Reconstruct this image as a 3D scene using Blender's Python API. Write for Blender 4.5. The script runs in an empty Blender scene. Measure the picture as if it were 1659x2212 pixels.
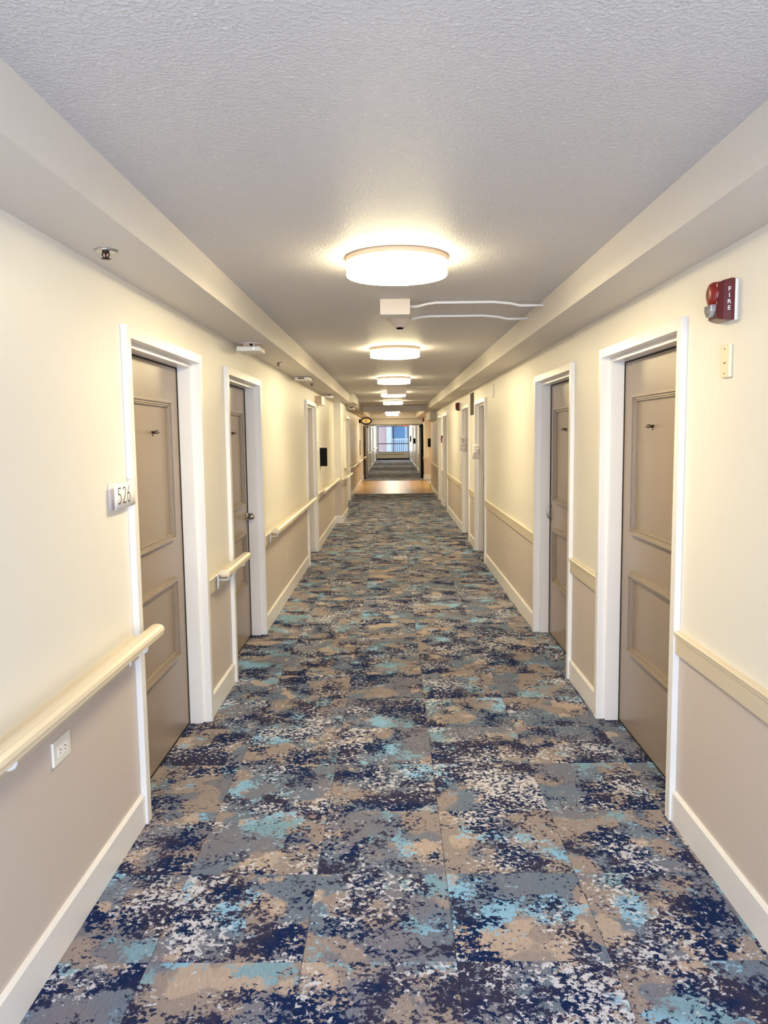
import bpy, bmesh, math, random
from mathutils import Matrix, Vector

C = bpy.context.scene.collection
SC = bpy.context.scene
PI = math.pi

# ------------------------------------------------------------------ camera
HC = 1.643
cam = bpy.data.cameras.new('camera')
cam.sensor_fit = 'HORIZONTAL'
cam.sensor_width = 36.0
cam.lens = 36.0 * 1661.0 / 1659.0
cam.clip_start = 0.02
cam.clip_end = 300
co = bpy.data.objects.new('camera', cam)
C.objects.link(co)
SC.camera = co
R3 = Matrix(((0.9998756339495769, 0.010856676525236154, 0.011438933899531562),
             (0.010303331244362692, 0.09943912712582598, -0.99499030214456),
             (-0.011939765458349912, 0.9949844182555222, 0.09931490033987542)))
co.matrix_world = Matrix.Translation((0, 0, HC)) @ R3.to_4x4()

# ------------------------------------------------------------------ world, light, exposure
LAMP_COL = (1.0, 0.85, 0.51)
LAMP_BOTTOM = 72.0
LAMP_SIDE = 22.0
w = bpy.data.worlds.new('sky')
SC.world = w
w.use_nodes = True
wn = w.node_tree.nodes
bg = wn['Background']
bg.inputs[0].default_value = (0.80, 0.90, 1.0, 1)
bg.inputs[1].default_value = 1.25

def area(name, loc, rot, sx, sy, power, col):
    l = bpy.data.lights.new(name, 'AREA')
    l.shape = 'RECTANGLE'
    l.size = sx
    l.size_y = sy
    l.energy = power
    l.color = col
    o = bpy.data.objects.new(name, l)
    o.location = loc
    o.rotation_euler = rot
    C.objects.link(o)
    return o
# daylight through the window behind the photographer
area('daylight_behind', (0.05, -2.95, 1.35), (PI / 2, 0, 0), 1.9, 1.7, 245, (0.70, 0.83, 1.0))
# daylight through the far window
area('daylight_far_window', (0.09, 52.3, 1.4), (-PI / 2, 0, 0), 2.0, 1.7, 60, (0.80, 0.90, 1.0))

vs = SC.view_settings
vs.view_transform = 'Standard'
vs.look = 'None'
vs.exposure = 0.0
vs.gamma = 1.0
vs.use_curve_mapping = False
SC.cycles.max_bounces = 14
SC.cycles.diffuse_bounces = 8
SC.cycles.use_denoising = True

# ------------------------------------------------------------------ materials
def s2l(c):
    return c / 12.92 if c <= 0.04045 else ((c + 0.055) / 1.055) ** 2.4

def rgb(r, g, b):
    return (s2l(r / 255), s2l(g / 255), s2l(b / 255), 1)

class NT:
    def __init__(self, m):
        self.t = m.node_tree
        self.n = self.t.nodes
    def new(self, k, **kw):
        nd = self.n.new(k)
        for a, b in kw.items():
            setattr(nd, a, b)
        return nd
    def link(self, a, b):
        self.t.links.new(a, b)
    def math(self, op, a, b=None, c=None, clamp=False):
        nd = self.n.new('ShaderNodeMath')
        nd.operation = op
        nd.use_clamp = clamp
        for i, v in enumerate((a, b, c)):
            if v is None:
                continue
            if isinstance(v, (int, float)):
                nd.inputs[i].default_value = v
            else:
                self.link(v, nd.inputs[i])
        return nd.outputs[0]
    def noise(self, vec, scale, detail=2, rough=0.5, dist=0.0):
        nd = self.n.new('ShaderNodeTexNoise')
        nd.inputs['Scale'].default_value = scale
        nd.inputs['Detail'].default_value = detail
        nd.inputs['Roughness'].default_value = rough
        nd.inputs['Distortion'].default_value = dist
        if vec is not None:
            self.link(vec, nd.inputs['Vector'])
        return nd.outputs[0]
    def ramp(self, v, a, b):
        nd = self.n.new('ShaderNodeMapRange')
        nd.inputs[1].default_value = a
        nd.inputs[2].default_value = b
        self.link(v, nd.inputs[0])
        return nd.outputs[0]
    def mix(self, f, a, b, blend='MIX'):
        nd = self.n.new('ShaderNodeMix')
        nd.data_type = 'RGBA'
        nd.blend_type = blend
        if isinstance(f, (int, float)):
            nd.inputs[0].default_value = f
        else:
            self.link(f, nd.inputs[0])
        for i, v in ((6, a), (7, b)):
            if isinstance(v, tuple):
                nd.inputs[i].default_value = v
            else:
                self.link(v, nd.inputs[i])
        return nd.outputs[2]
    def vadd(self, v, off):
        nd = self.n.new('ShaderNodeVectorMath')
        nd.operation = 'ADD'
        self.link(v, nd.inputs[0])
        if isinstance(off, tuple):
            nd.inputs[1].default_value = off
        else:
            self.link(off, nd.inputs[1])
        return nd.outputs[0]
    def vmul(self, v, k):
        nd = self.n.new('ShaderNodeVectorMath')
        nd.operation = 'MULTIPLY'
        self.link(v, nd.inputs[0])
        nd.inputs[1].default_value = k
        return nd.outputs[0]
    def pos(self):
        return self.new('ShaderNodeNewGeometry').outputs['Position']

def base(name, col, rough=0.5, metal=0.0, spec=0.5, bump=None, vary=0.0):
    m = bpy.data.materials.new(name)
    m.use_nodes = True
    N = NT(m)
    p = N.n['Principled BSDF']
    p.inputs['Base Color'].default_value = col
    p.inputs['Roughness'].default_value = rough
    p.inputs['Metallic'].default_value = metal
    p.inputs['Specular IOR Level'].default_value = spec
    if vary:
        nz = N.noise(N.pos(), 3.0, 3, 0.6)
        dark = tuple(c * (1 - vary) for c in col[:3]) + (1,)
        N.link(N.mix(nz, dark, col), p.inputs['Base Color'])
    if bump:
        sc, st, det = bump
        nz = N.noise(N.pos(), sc, det, 0.6)
        b = N.new('ShaderNodeBump')
        b.inputs['Strength'].default_value = st
        b.inputs['Distance'].default_value = 0.002
        N.link(nz, b.inputs['Height'])
        N.link(b.outputs[0], p.inputs['Normal'])
    return m

def emis(name, col, strength):
    m = bpy.data.materials.new(name)
    m.use_nodes = True
    p = m.node_tree.nodes['Principled BSDF']
    p.inputs['Base Color'].default_value = (0.8, 0.78, 0.72, 1)
    p.inputs['Emission Color'].default_value = tuple(col) + (1,)
    p.inputs['Emission Strength'].default_value = strength
    return m

M = {}
M['wall'] = base('wall_cream_paint', rgb(236, 231, 222), 0.42, bump=(220, 0.12, 2), vary=0.02)
M['wains'] = base('wainscot_taupe_paint', rgb(206, 193, 184), 0.45, bump=(220, 0.12, 2), vary=0.02)
M['pink'] = base('lobby_paint', rgb(232, 208, 186), 0.5, vary=0.02)
M['soffit'] = base('soffit_paint', rgb(216, 210, 204), 0.5, bump=(160, 0.15, 2))
M['trim'] = base('white_semi_gloss', rgb(236, 232, 230), 0.28, bump=(60, 0.05, 2))
M['rail_trim'] = base('chair_rail_paint', rgb(214, 200, 178), 0.35)
M['rail'] = base('handrail_vinyl', rgb(226, 212, 188), 0.32)
M['bracket'] = base('bracket_white_metal', rgb(222, 220, 220), 0.3)
M['leaf'] = base('door_taupe_gloss', rgb(152, 136, 122), 0.30, bump=(260, 0.25, 2))
M['gap'] = base('dark_gap_shade', rgb(22, 20, 20), 0.8)  # near-black that stands in for shade in the door gaps
M['steel'] = base('brushed_steel', rgb(180, 176, 170), 0.22, 1.0)
M['chrome'] = base('chrome', rgb(200, 200, 200), 0.12, 1.0)
M['bronze'] = base('dark_bronze', rgb(48, 30, 24), 0.35, 0.4)
M['black'] = base('matte_black', rgb(6, 6, 7), 0.7, spec=0.15)
M['offwhite'] = base('offwhite_plastic', rgb(232, 228, 220), 0.4)
M['beige'] = base('beige_plastic', rgb(236, 224, 190), 0.4)
M['boxbeige'] = base('painted_metal_box', rgb(222, 206, 190), 0.4)
M['ringtan'] = base('lamp_ring_painted', rgb(214, 190, 165), 0.4)
M['red'] = base('red_plastic', rgb(88, 6, 6), 0.25)
M['redlt'] = base('red_plastic_grille', rgb(128, 26, 16), 0.4)
M['white'] = base('paper_white', rgb(248, 242, 240), 0.7)
M['papershade'] = base('paper_shaded', rgb(226, 216, 216), 0.8)  # darker paper copy, shade on the rear sheet put into its colour
M['ink'] = base('black_ink', rgb(20, 14, 14), 0.7)
M['inkbrown'] = base('brown_print', rgb(110, 84, 60), 0.7)
M['letter'] = base('white_lettering', rgb(225, 215, 215), 0.5)
M['green'] = base('lime_tape', rgb(196, 214, 30), 0.5)
M['orange'] = base('orange_sign', rgb(235, 92, 40), 0.5)
M['signface'] = base('sign_face_gold', rgb(232, 214, 150), 0.5)
M['ringdark'] = base('sign_ring_dark', rgb(40, 10, 12), 0.4)
M['brown'] = base('brown_door_paint', rgb(122, 100, 76), 0.4)
M['heater'] = base('heater_enamel', rgb(208, 192, 156), 0.4)
M['winframe'] = base('bronze_aluminium', rgb(70, 58, 60), 0.35, 0.3)
M['exface'] = base('exit_box_face', rgb(196, 170, 150), 0.5)
M['lobbyfloor'] = base('lobby_vinyl', rgb(186, 178, 172), 0.35)
M['lamp_side'] = emis('lamp_shade_side', LAMP_COL, LAMP_SIDE)
M['lamp_bottom'] = emis('lamp_shade_bottom', LAMP_COL, LAMP_BOTTOM)
M['led'] = emis('led_white', (0.8, 0.9, 1.0), 6)

def ceiling_mat():
    m = bpy.data.materials.new('ceiling_texture_paint')
    m.use_nodes = True
    N = NT(m)
    p = N.n['Principled BSDF']
    P = N.pos()
    p.inputs['Roughness'].default_value = 0.5
    h1 = N.noise(P, 95, 3, 0.55, 0.3)
    h2 = N.noise(P, 18, 2, 0.5)
    k = N.math('MULTIPLY', N.ramp(h1, 0.46, 0.62), 1.0)
    k = N.math('ADD', k, N.math('MULTIPLY', h2, 0.4))
    b = N.new('ShaderNodeBump')
    b.inputs['Strength'].default_value = 0.5
    b.inputs['Distance'].default_value = 0.003
    N.link(k, b.inputs['Height'])
    N.link(b.outputs[0], p.inputs['Normal'])
    fl = N.ramp(N.noise(P, 62, 2, 0.5), 0.68, 0.73)
    N.link(N.mix(N.math('MULTIPLY', fl, 0.6), rgb(209, 206, 208), rgb(240, 238, 240)), p.inputs['Base Color'])
    return m
M['ceil'] = ceiling_mat()

TS = 0.485
TX0 = -0.30
TY0 = 2.745

def carpet_mat():
    m = bpy.data.materials.new('carpet_abstract_blue')
    m.use_nodes = True
    N = NT(m)
    p = N.n['Principled BSDF']
    p.inputs['Roughness'].default_value = 0.95
    p.inputs['Specular IOR Level'].default_value = 0.1
    P = N.pos()
    sep = N.new('ShaderNodeSeparateXYZ')
    N.link(P, sep.inputs[0])
    cx = N.math('FLOOR', N.math('DIVIDE', N.math('SUBTRACT', sep.outputs[0], TX0), TS))
    cy = N.math('FLOOR', N.math('DIVIDE', N.math('SUBTRACT', sep.outputs[1], TY0), TS))
    cmb = N.new('ShaderNodeCombineXYZ')
    N.link(cx, cmb.inputs[0])
    N.link(cy, cmb.inputs[1])
    wh = N.new('ShaderNodeTexWhiteNoise')
    wh.noise_dimensions = '3D'
    N.link(cmb.outputs[0], wh.inputs['Vector'])
    off = N.vmul(wh.outputs['Color'], (40, 40, 9))
    Q0 = N.vadd(P, off)
    # ragged, slightly stair-stepped warp
    wn_ = N.new('ShaderNodeTexNoise')
    wn_.inputs['Scale'].default_value = 55
    wn_.inputs['Detail'].default_value = 3
    wn_.inputs['Roughness'].default_value = 0.7
    N.link(Q0, wn_.inputs['Vector'])
    wv = N.vmul(N.vadd(wn_.outputs['Color'], (-0.5, -0.5, -0.5)), (0.03, 0.022, 0.0))
    Q = N.vadd(Q0, wv)
    # fields
    base_f = N.noise(Q, 3.0, 2, 0.5)
    tan_f = N.noise(N.vadd(Q, (7, 3, 1)), 4.2, 2, 0.5)
    dark_f = N.noise(N.vadd(Q, (17, 5, 2)), 4.6, 9, 0.66)
    teal_f = N.noise(N.vadd(Q, (3, 27, 4)), 3.6, 8, 0.62)
    cream_r = N.noise(N.vadd(Q, (31, 11, 5)), 3.0, 2, 0.5)
    fine = N.noise(N.vadd(Q, (1, 2, 8)), 52, 4, 0.65)
    fine2 = N.noise(N.vadd(Q, (9, 4, 12)), 62, 4, 0.65)
    hue_f = N.noise(N.vadd(Q, (41, 7, 6)), 2.8, 1, 0.5)
    gray = rgb(118, 118, 132)
    slate = rgb(106, 118, 138)
    taupe = rgb(146, 135, 134)
    tan = rgb(178, 161, 152)
    cream = rgb(204, 204, 216)
    blue = rgb(134, 180, 216)
    teal = rgb(122, 158, 180)
    navy = rgb(18, 36, 78)
    plum = rgb(50, 50, 76)
    col = N.mix(N.ramp(hue_f, 0.42, 0.58), gray, slate)
    col = N.mix(N.ramp(base_f, 0.51, 0.535), col, taupe)
    col = N.mix(N.math('MULTIPLY', N.ramp(tan_f, 0.60, 0.62), 0.85), col, tan)
    # blue patches
    tl = N.mix(N.ramp(hue_f, 0.45, 0.55), teal, blue)
    tk = N.ramp(N.math('ADD', teal_f, N.math('MULTIPLY', N.math('SUBTRACT', fine, 0.5), 0.35)), 0.57, 0.595)
    col = N.mix(N.math('MULTIPLY', tk, 0.92), col, tl)
    # pepper-and-salt zones: cream flecks
    cr = N.math('ADD', fine, N.math('MULTIPLY', N.math('SUBTRACT', cream_r, 0.5), 0.62))
    ck = N.ramp(cr, 0.60, 0.635)
    # dark zones
    dr = N.math('ADD', dark_f, N.math('MULTIPLY', N.math('SUBTRACT', fine2, 0.5), 0.62))
    dr = N.math('ADD', dr, N.math('MULTIPLY', N.math('SUBTRACT', cream_r, 0.5), 0.5))
    dk = N.ramp(dr, 0.513, 0.54)
    dcol = N.mix(N.ramp(N.noise(N.vadd(Q, (5, 51, 3)), 4.0, 3, 0.6), 0.45, 0.56), navy, plum)
    col = N.mix(dk, col, dcol)
    col = N.mix(N.math('MULTIPLY', ck, 0.9), col, cream)
    # second sprinkle of dark flecks everywhere
    sp = N.math('ADD', fine2, N.math('MULTIPLY', N.math('SUBTRACT', dark_f, 0.5), 0.9))
    col = N.mix(N.ramp(sp, 0.595, 0.62), col, dcol)
    # loop ribs running along the corridor
    rb = N.noise(N.vmul(P, (330, 26, 1)), 1.0, 2, 0.6)
    br = N.ramp(rb, 0.25, 0.75)
    mul = N.math('ADD', N.math('MULTIPLY', br, 0.42), 0.79)
    cc = N.new('ShaderNodeCombineXYZ')
    for i in range(3):
        N.link(mul, cc.inputs[i])
    col = N.mix(1.0, col, cc.outputs[0], 'MULTIPLY')
    N.link(col, p.inputs['Base Color'])
    b = N.new('ShaderNodeBump')
    b.inputs['Strength'].default_value = 0.5
    b.inputs['Distance'].default_value = 0.003
    N.link(rb, b.inputs['Height'])
    N.link(b.outputs[0], p.inputs['Normal'])
    return m
M['carpet'] = carpet_mat()

def wood_mat():
    m = bpy.data.materials.new('vinyl_plank_wood')
    m.use_nodes = True
    N = NT(m)
    p = N.n['Principled BSDF']
    p.inputs['Roughness'].default_value = 0.3
    oi = N.new('ShaderNodeObjectInfo')
    g = N.noise(N.vmul(N.pos(), (30, 2.2, 1)), 1.0, 4, 0.6, 0.5)
    a = N.mix(g, rgb(178, 138, 94), rgb(214, 178, 128))
    N.link(N.mix(N.math('MULTIPLY', oi.outputs['Random'], 0.5), a, rgb(186, 146, 102)), p.inputs['Base Color'])
    return m
M['wood'] = wood_mat()

def brick_mat():
    m = bpy.data.materials.new('far_pink_brick')
    m.use_nodes = True
    N = NT(m)
    p = N.n['Principled BSDF']
    bt = N.new('ShaderNodeTexBrick')
    bt.inputs['Color1'].default_value = rgb(236, 204, 204)
    bt.inputs['Color2'].default_value = rgb(226, 194, 196)
    bt.inputs['Mortar'].default_value = rgb(220, 200, 196)
    bt.inputs['Scale'].default_value = 3.0
    sep = N.new('ShaderNodeSeparateXYZ')
    N.link(N.pos(), sep.inputs[0])
    cb = N.new('ShaderNodeCombineXYZ')
    N.link(sep.outputs[0], cb.inputs[0])
    N.link(sep.outputs[2], cb.inputs[1])
    N.link(cb.outputs[0], bt.inputs['Vector'])
    N.link(bt.outputs[0], p.inputs['Base Color'])
    p.inputs['Roughness'].default_value = 0.9
    return m
M['brick'] = brick_mat()
M['facade'] = base('facade_blue_grey', rgb(150, 182, 214), 0.5)
M['bluewin'] = base('facade_window_glass', rgb(128, 176, 222), 0.3)
M['extwhite'] = base('exterior_white', rgb(240, 246, 250), 0.6)

def glass_mat(name, tint, rough=0.0):
    m = bpy.data.materials.new(name)
    m.use_nodes = True
    N = NT(m)
    N.n.remove(N.n['Principled BSDF'])
    out = N.n['Material Output']
    t = N.new('ShaderNodeBsdfTransparent')
    t.inputs[0].default_value = tint
    g = N.new('ShaderNodeBsdfGlossy')
    g.inputs['Roughness'].default_value = 0.45
    mx = N.new('ShaderNodeMixShader')
    mx.inputs[0].default_value = 0.02
    N.link(t.outputs[0], mx.inputs[1])
    N.link(g.outputs[0], mx.inputs[2])
    N.link(mx.outputs[0], out.inputs[0])
    return m
M['glass'] = glass_mat('window_glass', (0.95, 0.98, 1, 1))
def lens_mat():
    m = base('clear_strobe_lens', (0.9, 0.9, 0.9, 1), 0.08)
    p = m.node_tree.nodes['Principled BSDF']
    p.inputs['Transmission Weight'].default_value = 0.75
    return m
M['lens'] = lens_mat()

# ------------------------------------------------------------------ mesh helpers
class MB:
    def __init__(self):
        self.v = []
        self.f = []
        self.mi = []
        self.sm = []
    def add(self, vs_, fs, mi=0, smooth=False):
        o = len(self.v)
        self.v += [tuple(x) for x in vs_]
        self.f += [tuple(i + o for i in f) for f in fs]
        self.mi += [mi] * len(fs)
        self.sm += [smooth] * len(fs)
        return self
    def box(self, x0, x1, y0, y1, z0, z1, mi=0):
        if x0 > x1: x0, x1 = x1, x0
        if y0 > y1: y0, y1 = y1, y0
        if z0 > z1: z0, z1 = z1, z0
        v = [(x0, y0, z0), (x1, y0, z0), (x1, y1, z0), (x0, y1, z0), (x0, y0, z1), (x1, y0, z1), (x1, y1, z1), (x0, y1, z1)]
        f = [(3, 2, 1, 0), (4, 5, 6, 7), (0, 1, 5, 4), (1, 2, 6, 5), (2, 3, 7, 6), (3, 0, 4, 7)]
        return self.add(v, f, mi)
    def prism(self, pts, axis, a, b, mi=0, smooth=False):
        """extrude 2D polygon along an axis: axis 'y' -> pts are (x,z); 'x' -> (y,z); 'z' -> (x,y)"""
        def m3(p, t):
            return {'y': (p[0], t, p[1]), 'x': (t, p[0], p[1]), 'z': (p[0], p[1], t)}[axis]
        n = len(pts)
        v = [m3(p, a) for p in pts] + [m3(p, b) for p in pts]
        self.add(v, [tuple(range(n))[::-1], tuple(range(n, 2 * n))], mi)
        o = len(self.v) - 2 * n
        self.f += [(o + i, o + (i + 1) % n, o + n + (i + 1) % n, o + n + i) for i in range(n)]
        self.mi += [mi] * n
        self.sm += [smooth] * n
        return self
    def lathe(self, prof, c, axis='z', seg=24, mi=0, smooth=True, mis=None):
        """prof: list of (radius, height along axis)"""
        o = len(self.v)
        for r, h in prof:
            for k in range(seg):
                a = 2 * PI * k / seg
                ca, sa = math.cos(a) * r, math.sin(a) * r
                p = {'z': (ca, sa, h), 'x': (h, ca, sa), 'y': (ca, h, sa)}[axis]
                self.v.append((c[0] + p[0], c[1] + p[1], c[2] + p[2]))
        for i in range(len(prof) - 1):
            for k in range(seg):
                a, b = o + i * seg + k, o + i * seg + (k + 1) % seg
                self.f.append((a, b, b + seg, a + seg))
                self.mi.append(mis[i] if mis else mi)
                self.sm.append(smooth)
        for i in (0, len(prof) - 1):
            if prof[i][0] > 1e-5:
                self.f.append(tuple(o + i * seg + k for k in range(seg)))
                self.mi.append(mi if not mis else mis[min(i, len(mis) - 1)])
                self.sm.append(False)
        return self
    def tube(self, pts, r, seg=8, mi=0):
        pts = [Vector(p) for p in pts]
        o = len(self.v)
        up = None
        for i, p in enumerate(pts):
            t = (pts[min(i + 1, len(pts) - 1)] - pts[max(i - 1, 0)]).normalized()
            if up is None:
                up = Vector((0, 0, 1)) if abs(t.z) < 0.9 else Vector((1, 0, 0))
            a = t.cross(up).normalized()
            up = a.cross(t).normalized()
            rr = r[i] if isinstance(r, (list, tuple)) else r
            for k in range(seg):
                q = 2 * PI * k / seg
                self.v.append(tuple(p + a * math.cos(q) * rr + up * math.sin(q) * rr))
        for i in range(len(pts) - 1):
            for k in range(seg):
                a, b = o + i * seg + k, o + i * seg + (k + 1) % seg
                self.f.append((a, b, b + seg, a + seg))
                self.mi.append(mi)
                self.sm.append(True)
        for i in (0, len(pts) - 1):
            self.f.append(tuple(o + i * seg + k for k in range(seg)))
            self.mi.append(mi)
            self.sm.append(False)
        return self
    def build(self, name, mats, parent=None, bev=0.0, loc=None):
        me = bpy.data.meshes.new(name)
        L = Vector(loc) if loc is not None else Vector((0, 0, 0))
        me.from_pydata([tuple(Vector(v) - L) for v in self.v], [], self.f)
        if not isinstance(mats, (list, tuple)):
            mats = [mats]
        for m in mats:
            me.materials.append(m if not isinstance(m, str) else M[m])
        for p, mi, sm in zip(me.polygons, self.mi, self.sm):
            p.material_index = mi
            p.use_smooth = sm
        bm = bmesh.new()
        bm.from_mesh(me)
        bmesh.ops.recalc_face_normals(bm, faces=bm.faces)
        if bev:
            ed = [e for e in bm.edges if len(e.link_faces) == 2 and e.calc_face_angle(0) > 0.6]
            bmesh.ops.bevel(bm, geom=ed, offset=bev, segments=2, profile=0.6, affect='EDGES', clamp_overlap=True)
        bm.to_mesh(me)
        bm.free()
        o = bpy.data.objects.new(name, me)
        C.objects.link(o)
        if parent is not None:
            o.parent = parent
            # the parents are unrotated empties: world point = parent origin + local
            o.location = L - world_origin(parent)
        else:
            o.location = L
        return o

def world_origin(o):
    v = Vector((0, 0, 0))
    while o is not None:
        v += o.location
        o = o.parent
    return v

def empty(name, loc, label=None, cat=None, group=None, kind=None):
    o = bpy.data.objects.new(name, None)
    o.empty_display_size = 0.1
    o.location = loc
    C.objects.link(o)
    return tag(o, label, cat, group, kind)

def tag(o, label=None, cat=None, group=None, kind=None):
    if label: o['label'] = label
    if cat: o['category'] = cat
    if group: o['group'] = group
    if kind: o['kind'] = kind
    return o

def struct(name, mb, mats, parent=None, bev=0.0):
    o = mb.build(name, mats, parent, bev)
    if parent is None:
        o['kind'] = 'structure'
    return o

def copy_tree(o, parent=None):
    c = o.copy()
    C.objects.link(c)
    if parent is not None:
        c.parent = parent
    for ch in list(o.children):
        copy_tree(ch, c)
    return c

# ------------------------------------------------------------------ corridor dimensions
WL, WR = 1.085, 1.182            # distance of the two wall faces from the camera line
ZC, ZS = 2.44, 2.285             # ceiling and soffit heights
SL, SR = -0.812, 0.917           # soffit edges
YB, YE = -3.0, 52.0
YD = 30.0                        # fire door wall

def X(s, d):
    """x at depth d behind the wall face on side s (-1 left, +1 right)"""
    return s * ((WL if s < 0 else WR) + d)

DL = [(3.13, 4.36), (5.03, 6.32), (9.70, 10.92), (18.2, 19.55), (26.6, 27.85), (33.0, 34.2), (37.6, 38.8), (43.0, 44.2)]
DR = [(3.13, 4.36), (5.03, 6.33), (9.68, 10.88), (11.70, 12.86), (16.35, 17.62), (18.28, 19.48), (32.0, 33.2), (36.0, 37.2), (42.2, 43.4)]
ZDO = 2.10                       # top of frames
ZW = 0.78                        # paint line, hidden behind the chair rail

def wall(side, spans, doors, name, s):
    mb = MB()
    a, b = X(s, 0), X(s, 0.17)
    for (y0, y1) in spans:
        ops = [d for d in doors if d[0] >= y0 and d[1] <= y1]
        y = y0
        for d in ops:
            mb.box(a, b, y, d[0], 0, ZW, 1)
            mb.box(a, b, y, d[0], ZW, ZC, 0)
            mb.box(a, b, d[0], d[1], ZDO, ZC, 0)
            y = d[1]
        mb.box(a, b, y, y1, 0, ZW, 1)
        mb.box(a, b, y, y1, ZW, ZC, 0)
    return mb

mb = wall('left', [(YB, YE)], DL, 'wall_left', -1)
struct('wall_left', mb, ['wall', 'wains'])
# wall bump-out (boxed column) on the left
mb = MB()
mb.box(-1.085, -0.955, 14.45, 16.15, 0, ZW, 1)
mb.box(-1.085, -0.955, 14.45, 16.15, ZW, ZS, 0)
struct('wall_bump_out', mb, ['wall', 'wains'])
mb = wall('right', [(YB, 23.5), (28.2, YE)], DR, 'wall_right', 1)
struct('wall_right', mb, ['wall', 'wains'])
# lobby walls on the right
mb = MB()
mb.box(WR + 0.17, 4.2, 28.2, 28.37, 0, ZW, 1)
mb.box(WR + 0.17, 4.2, 28.2, 28.37, ZW, ZC, 0)
mb.box(WR + 0.17, 4.2, 23.33, 23.5, 0, ZC, 0)
mb.box(4.2, 4.37, 23.33, 28.37, 0, ZC, 0)
struct('wall_lobby', mb, ['pink', 'wains'])
# wall that carries the fire doors
mb = MB()
mb.box(-WL, WR, YD, YD + 0.15, 2.06, ZC, 0)
mb.box(-WL, -1.02, YD, YD + 0.15, 0, 2.06, 0)
mb.box(1.185, WR, YD, YD + 0.15, 0, 2.06, 0)
struct('wall_fire_door', mb, ['wall'])
# end wall with window opening
WX0, WX1, WZ0, WZ1 = -0.96, 1.13, 0.485, 2.26
mb = MB()
mb.box(-1.3, WX0, YE, YE + 0.2, 0, ZC)
mb.box(WX1, 1.4, YE, YE + 0.2, 0, ZC)
mb.box(WX0, WX1, YE, YE + 0.2, 0, WZ0)
mb.box(WX0, WX1, YE, YE + 0.2, WZ1, ZC)
struct('wall_end', mb, ['wall'])
# wall behind the photographer with its window
mb = MB()
mb.box(-1.3, -0.95, YB - 0.2, YB, 0, ZC)
mb.box(1.05, 1.4, YB - 0.2, YB, 0, ZC)
mb.box(-0.95, 1.05, YB - 0.2, YB, 0, 0.45)
mb.box(-0.95, 1.05, YB - 0.2, YB, 2.25, ZC)
struct('wall_back', mb, ['wall'])

# ------------------------------------------------------------------ ceiling
mb = MB()
mb.box(-1.3, 4.3, YB - 0.2, YE + 0.2, ZC, ZC + 0.12)
ceil = struct('ceiling', mb, ['ceil'])
def soffit(x0, x1, y0, y1, z0=ZS, name='soffit', mat='soffit'):
    return MB().box(x0, x1, y0, y1, z0, ZC + 0.01).build(name, mat, ceil)
soffit(-WL - 0.02, SL, YB, 14.95)
soffit(-WL - 0.02, -0.72, 14.95, 16.7)
soffit(-WL - 0.02, -0.80, 16.7, 29.6)
soffit(SR, WR + 0.02, YB, 23.5)
soffit(SR, WR + 0.3, 23.5, 29.6)
soffit(-WL - 0.02, -0.80, YD + 0.15, YE)
soffit(SR, WR + 0.02, YD + 0.15, YE)
soffit(-0.80, SR, 21.2, 21.36, ZS, 'ceiling_beam', 'soffit')
soffit(-WL, WR, 29.6, YD, ZS, 'ceiling_beam', 'wall')
# boxed duct hanging at the right of the soffit, before the lobby
soffit(1.033, WR + 0.02, 20.9, 23.5, 2.045, 'duct_box', 'soffit')
soffit(WR + 0.3, 4.2, 23.5, 28.2, 2.36, 'lobby_ceiling', 'soffit')

# ------------------------------------------------------------------ floor
WF0, WF1 = 21.6, 27.95
mb = MB()
mb.box(-1.4, 4.3, YB - 0.2, YE + 0.2, -0.15, -0.008)
floor = struct('floor', mb, ['black'])
mx0, mx1 = -1.27, 1.36
cols = []
k = -2
while TX0 + k * TS < mx1 - 0.01:
    cols.append((TX0 + k * TS, min(TX0 + (k + 1) * TS, mx1)))
    k += 1
R0 = -3
NR = 22
g = 0.0006
tile_cache = {}
def carpet_tile(x0, x1, y0, y1):
    key = round(x1 - x0, 3)
    if key not in tile_cache:
        t = MB()
        w_, d_ = x1 - x0, y1 - y0
        b_ = 0.0012
        t.add([(g, g, -0.008), (w_ - g, g, -0.008), (w_ - g, d_ - g, -0.008), (g, d_ - g, -0.008),
               (g, g, -0.0012), (w_ - g, g, -0.0012), (w_ - g, d_ - g, -0.0012), (g, d_ - g, -0.0012),
               (g + b_, g + b_, 0), (w_ - g - b_, g + b_, 0), (w_ - g - b_, d_ - g - b_, 0), (g + b_, d_ - g - b_, 0)],
              [(0, 1, 5, 4), (1, 2, 6, 5), (2, 3, 7, 6), (3, 0, 4, 7), (4, 5, 9, 8), (5, 6, 10, 9), (6, 7, 11, 10), (7, 4, 8, 11), (8, 9, 10, 11), (3, 2, 1, 0)])
        o = t.build('carpet_tile', 'carpet', floor)
        tile_cache[key] = o
    else:
        o = tile_cache[key].copy()
        C.objects.link(o)
    o.location = (x0, y0, 0)
    return o
for r in range(R0, R0 + NR):
    for (x0, x1) in cols:
        carpet_tile(x0, x1, TY0 + r * TS, TY0 + (r + 1) * TS)
ya, yb = TY0 + R0 * TS, TY0 + (R0 + NR) * TS
tag(MB().box(mx0, mx1, yb, WF0, -0.008, 0).build('carpet_field', 'carpet', floor), kind='stuff')
tag(MB().box(mx0, mx1, YB, ya, -0.008, 0).build('carpet_field', 'carpet', floor), kind='stuff')
tag(MB().box(mx0, mx1, WF1, YE, -0.008, 0).build('carpet_field', 'carpet', floor), kind='stuff')
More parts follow.
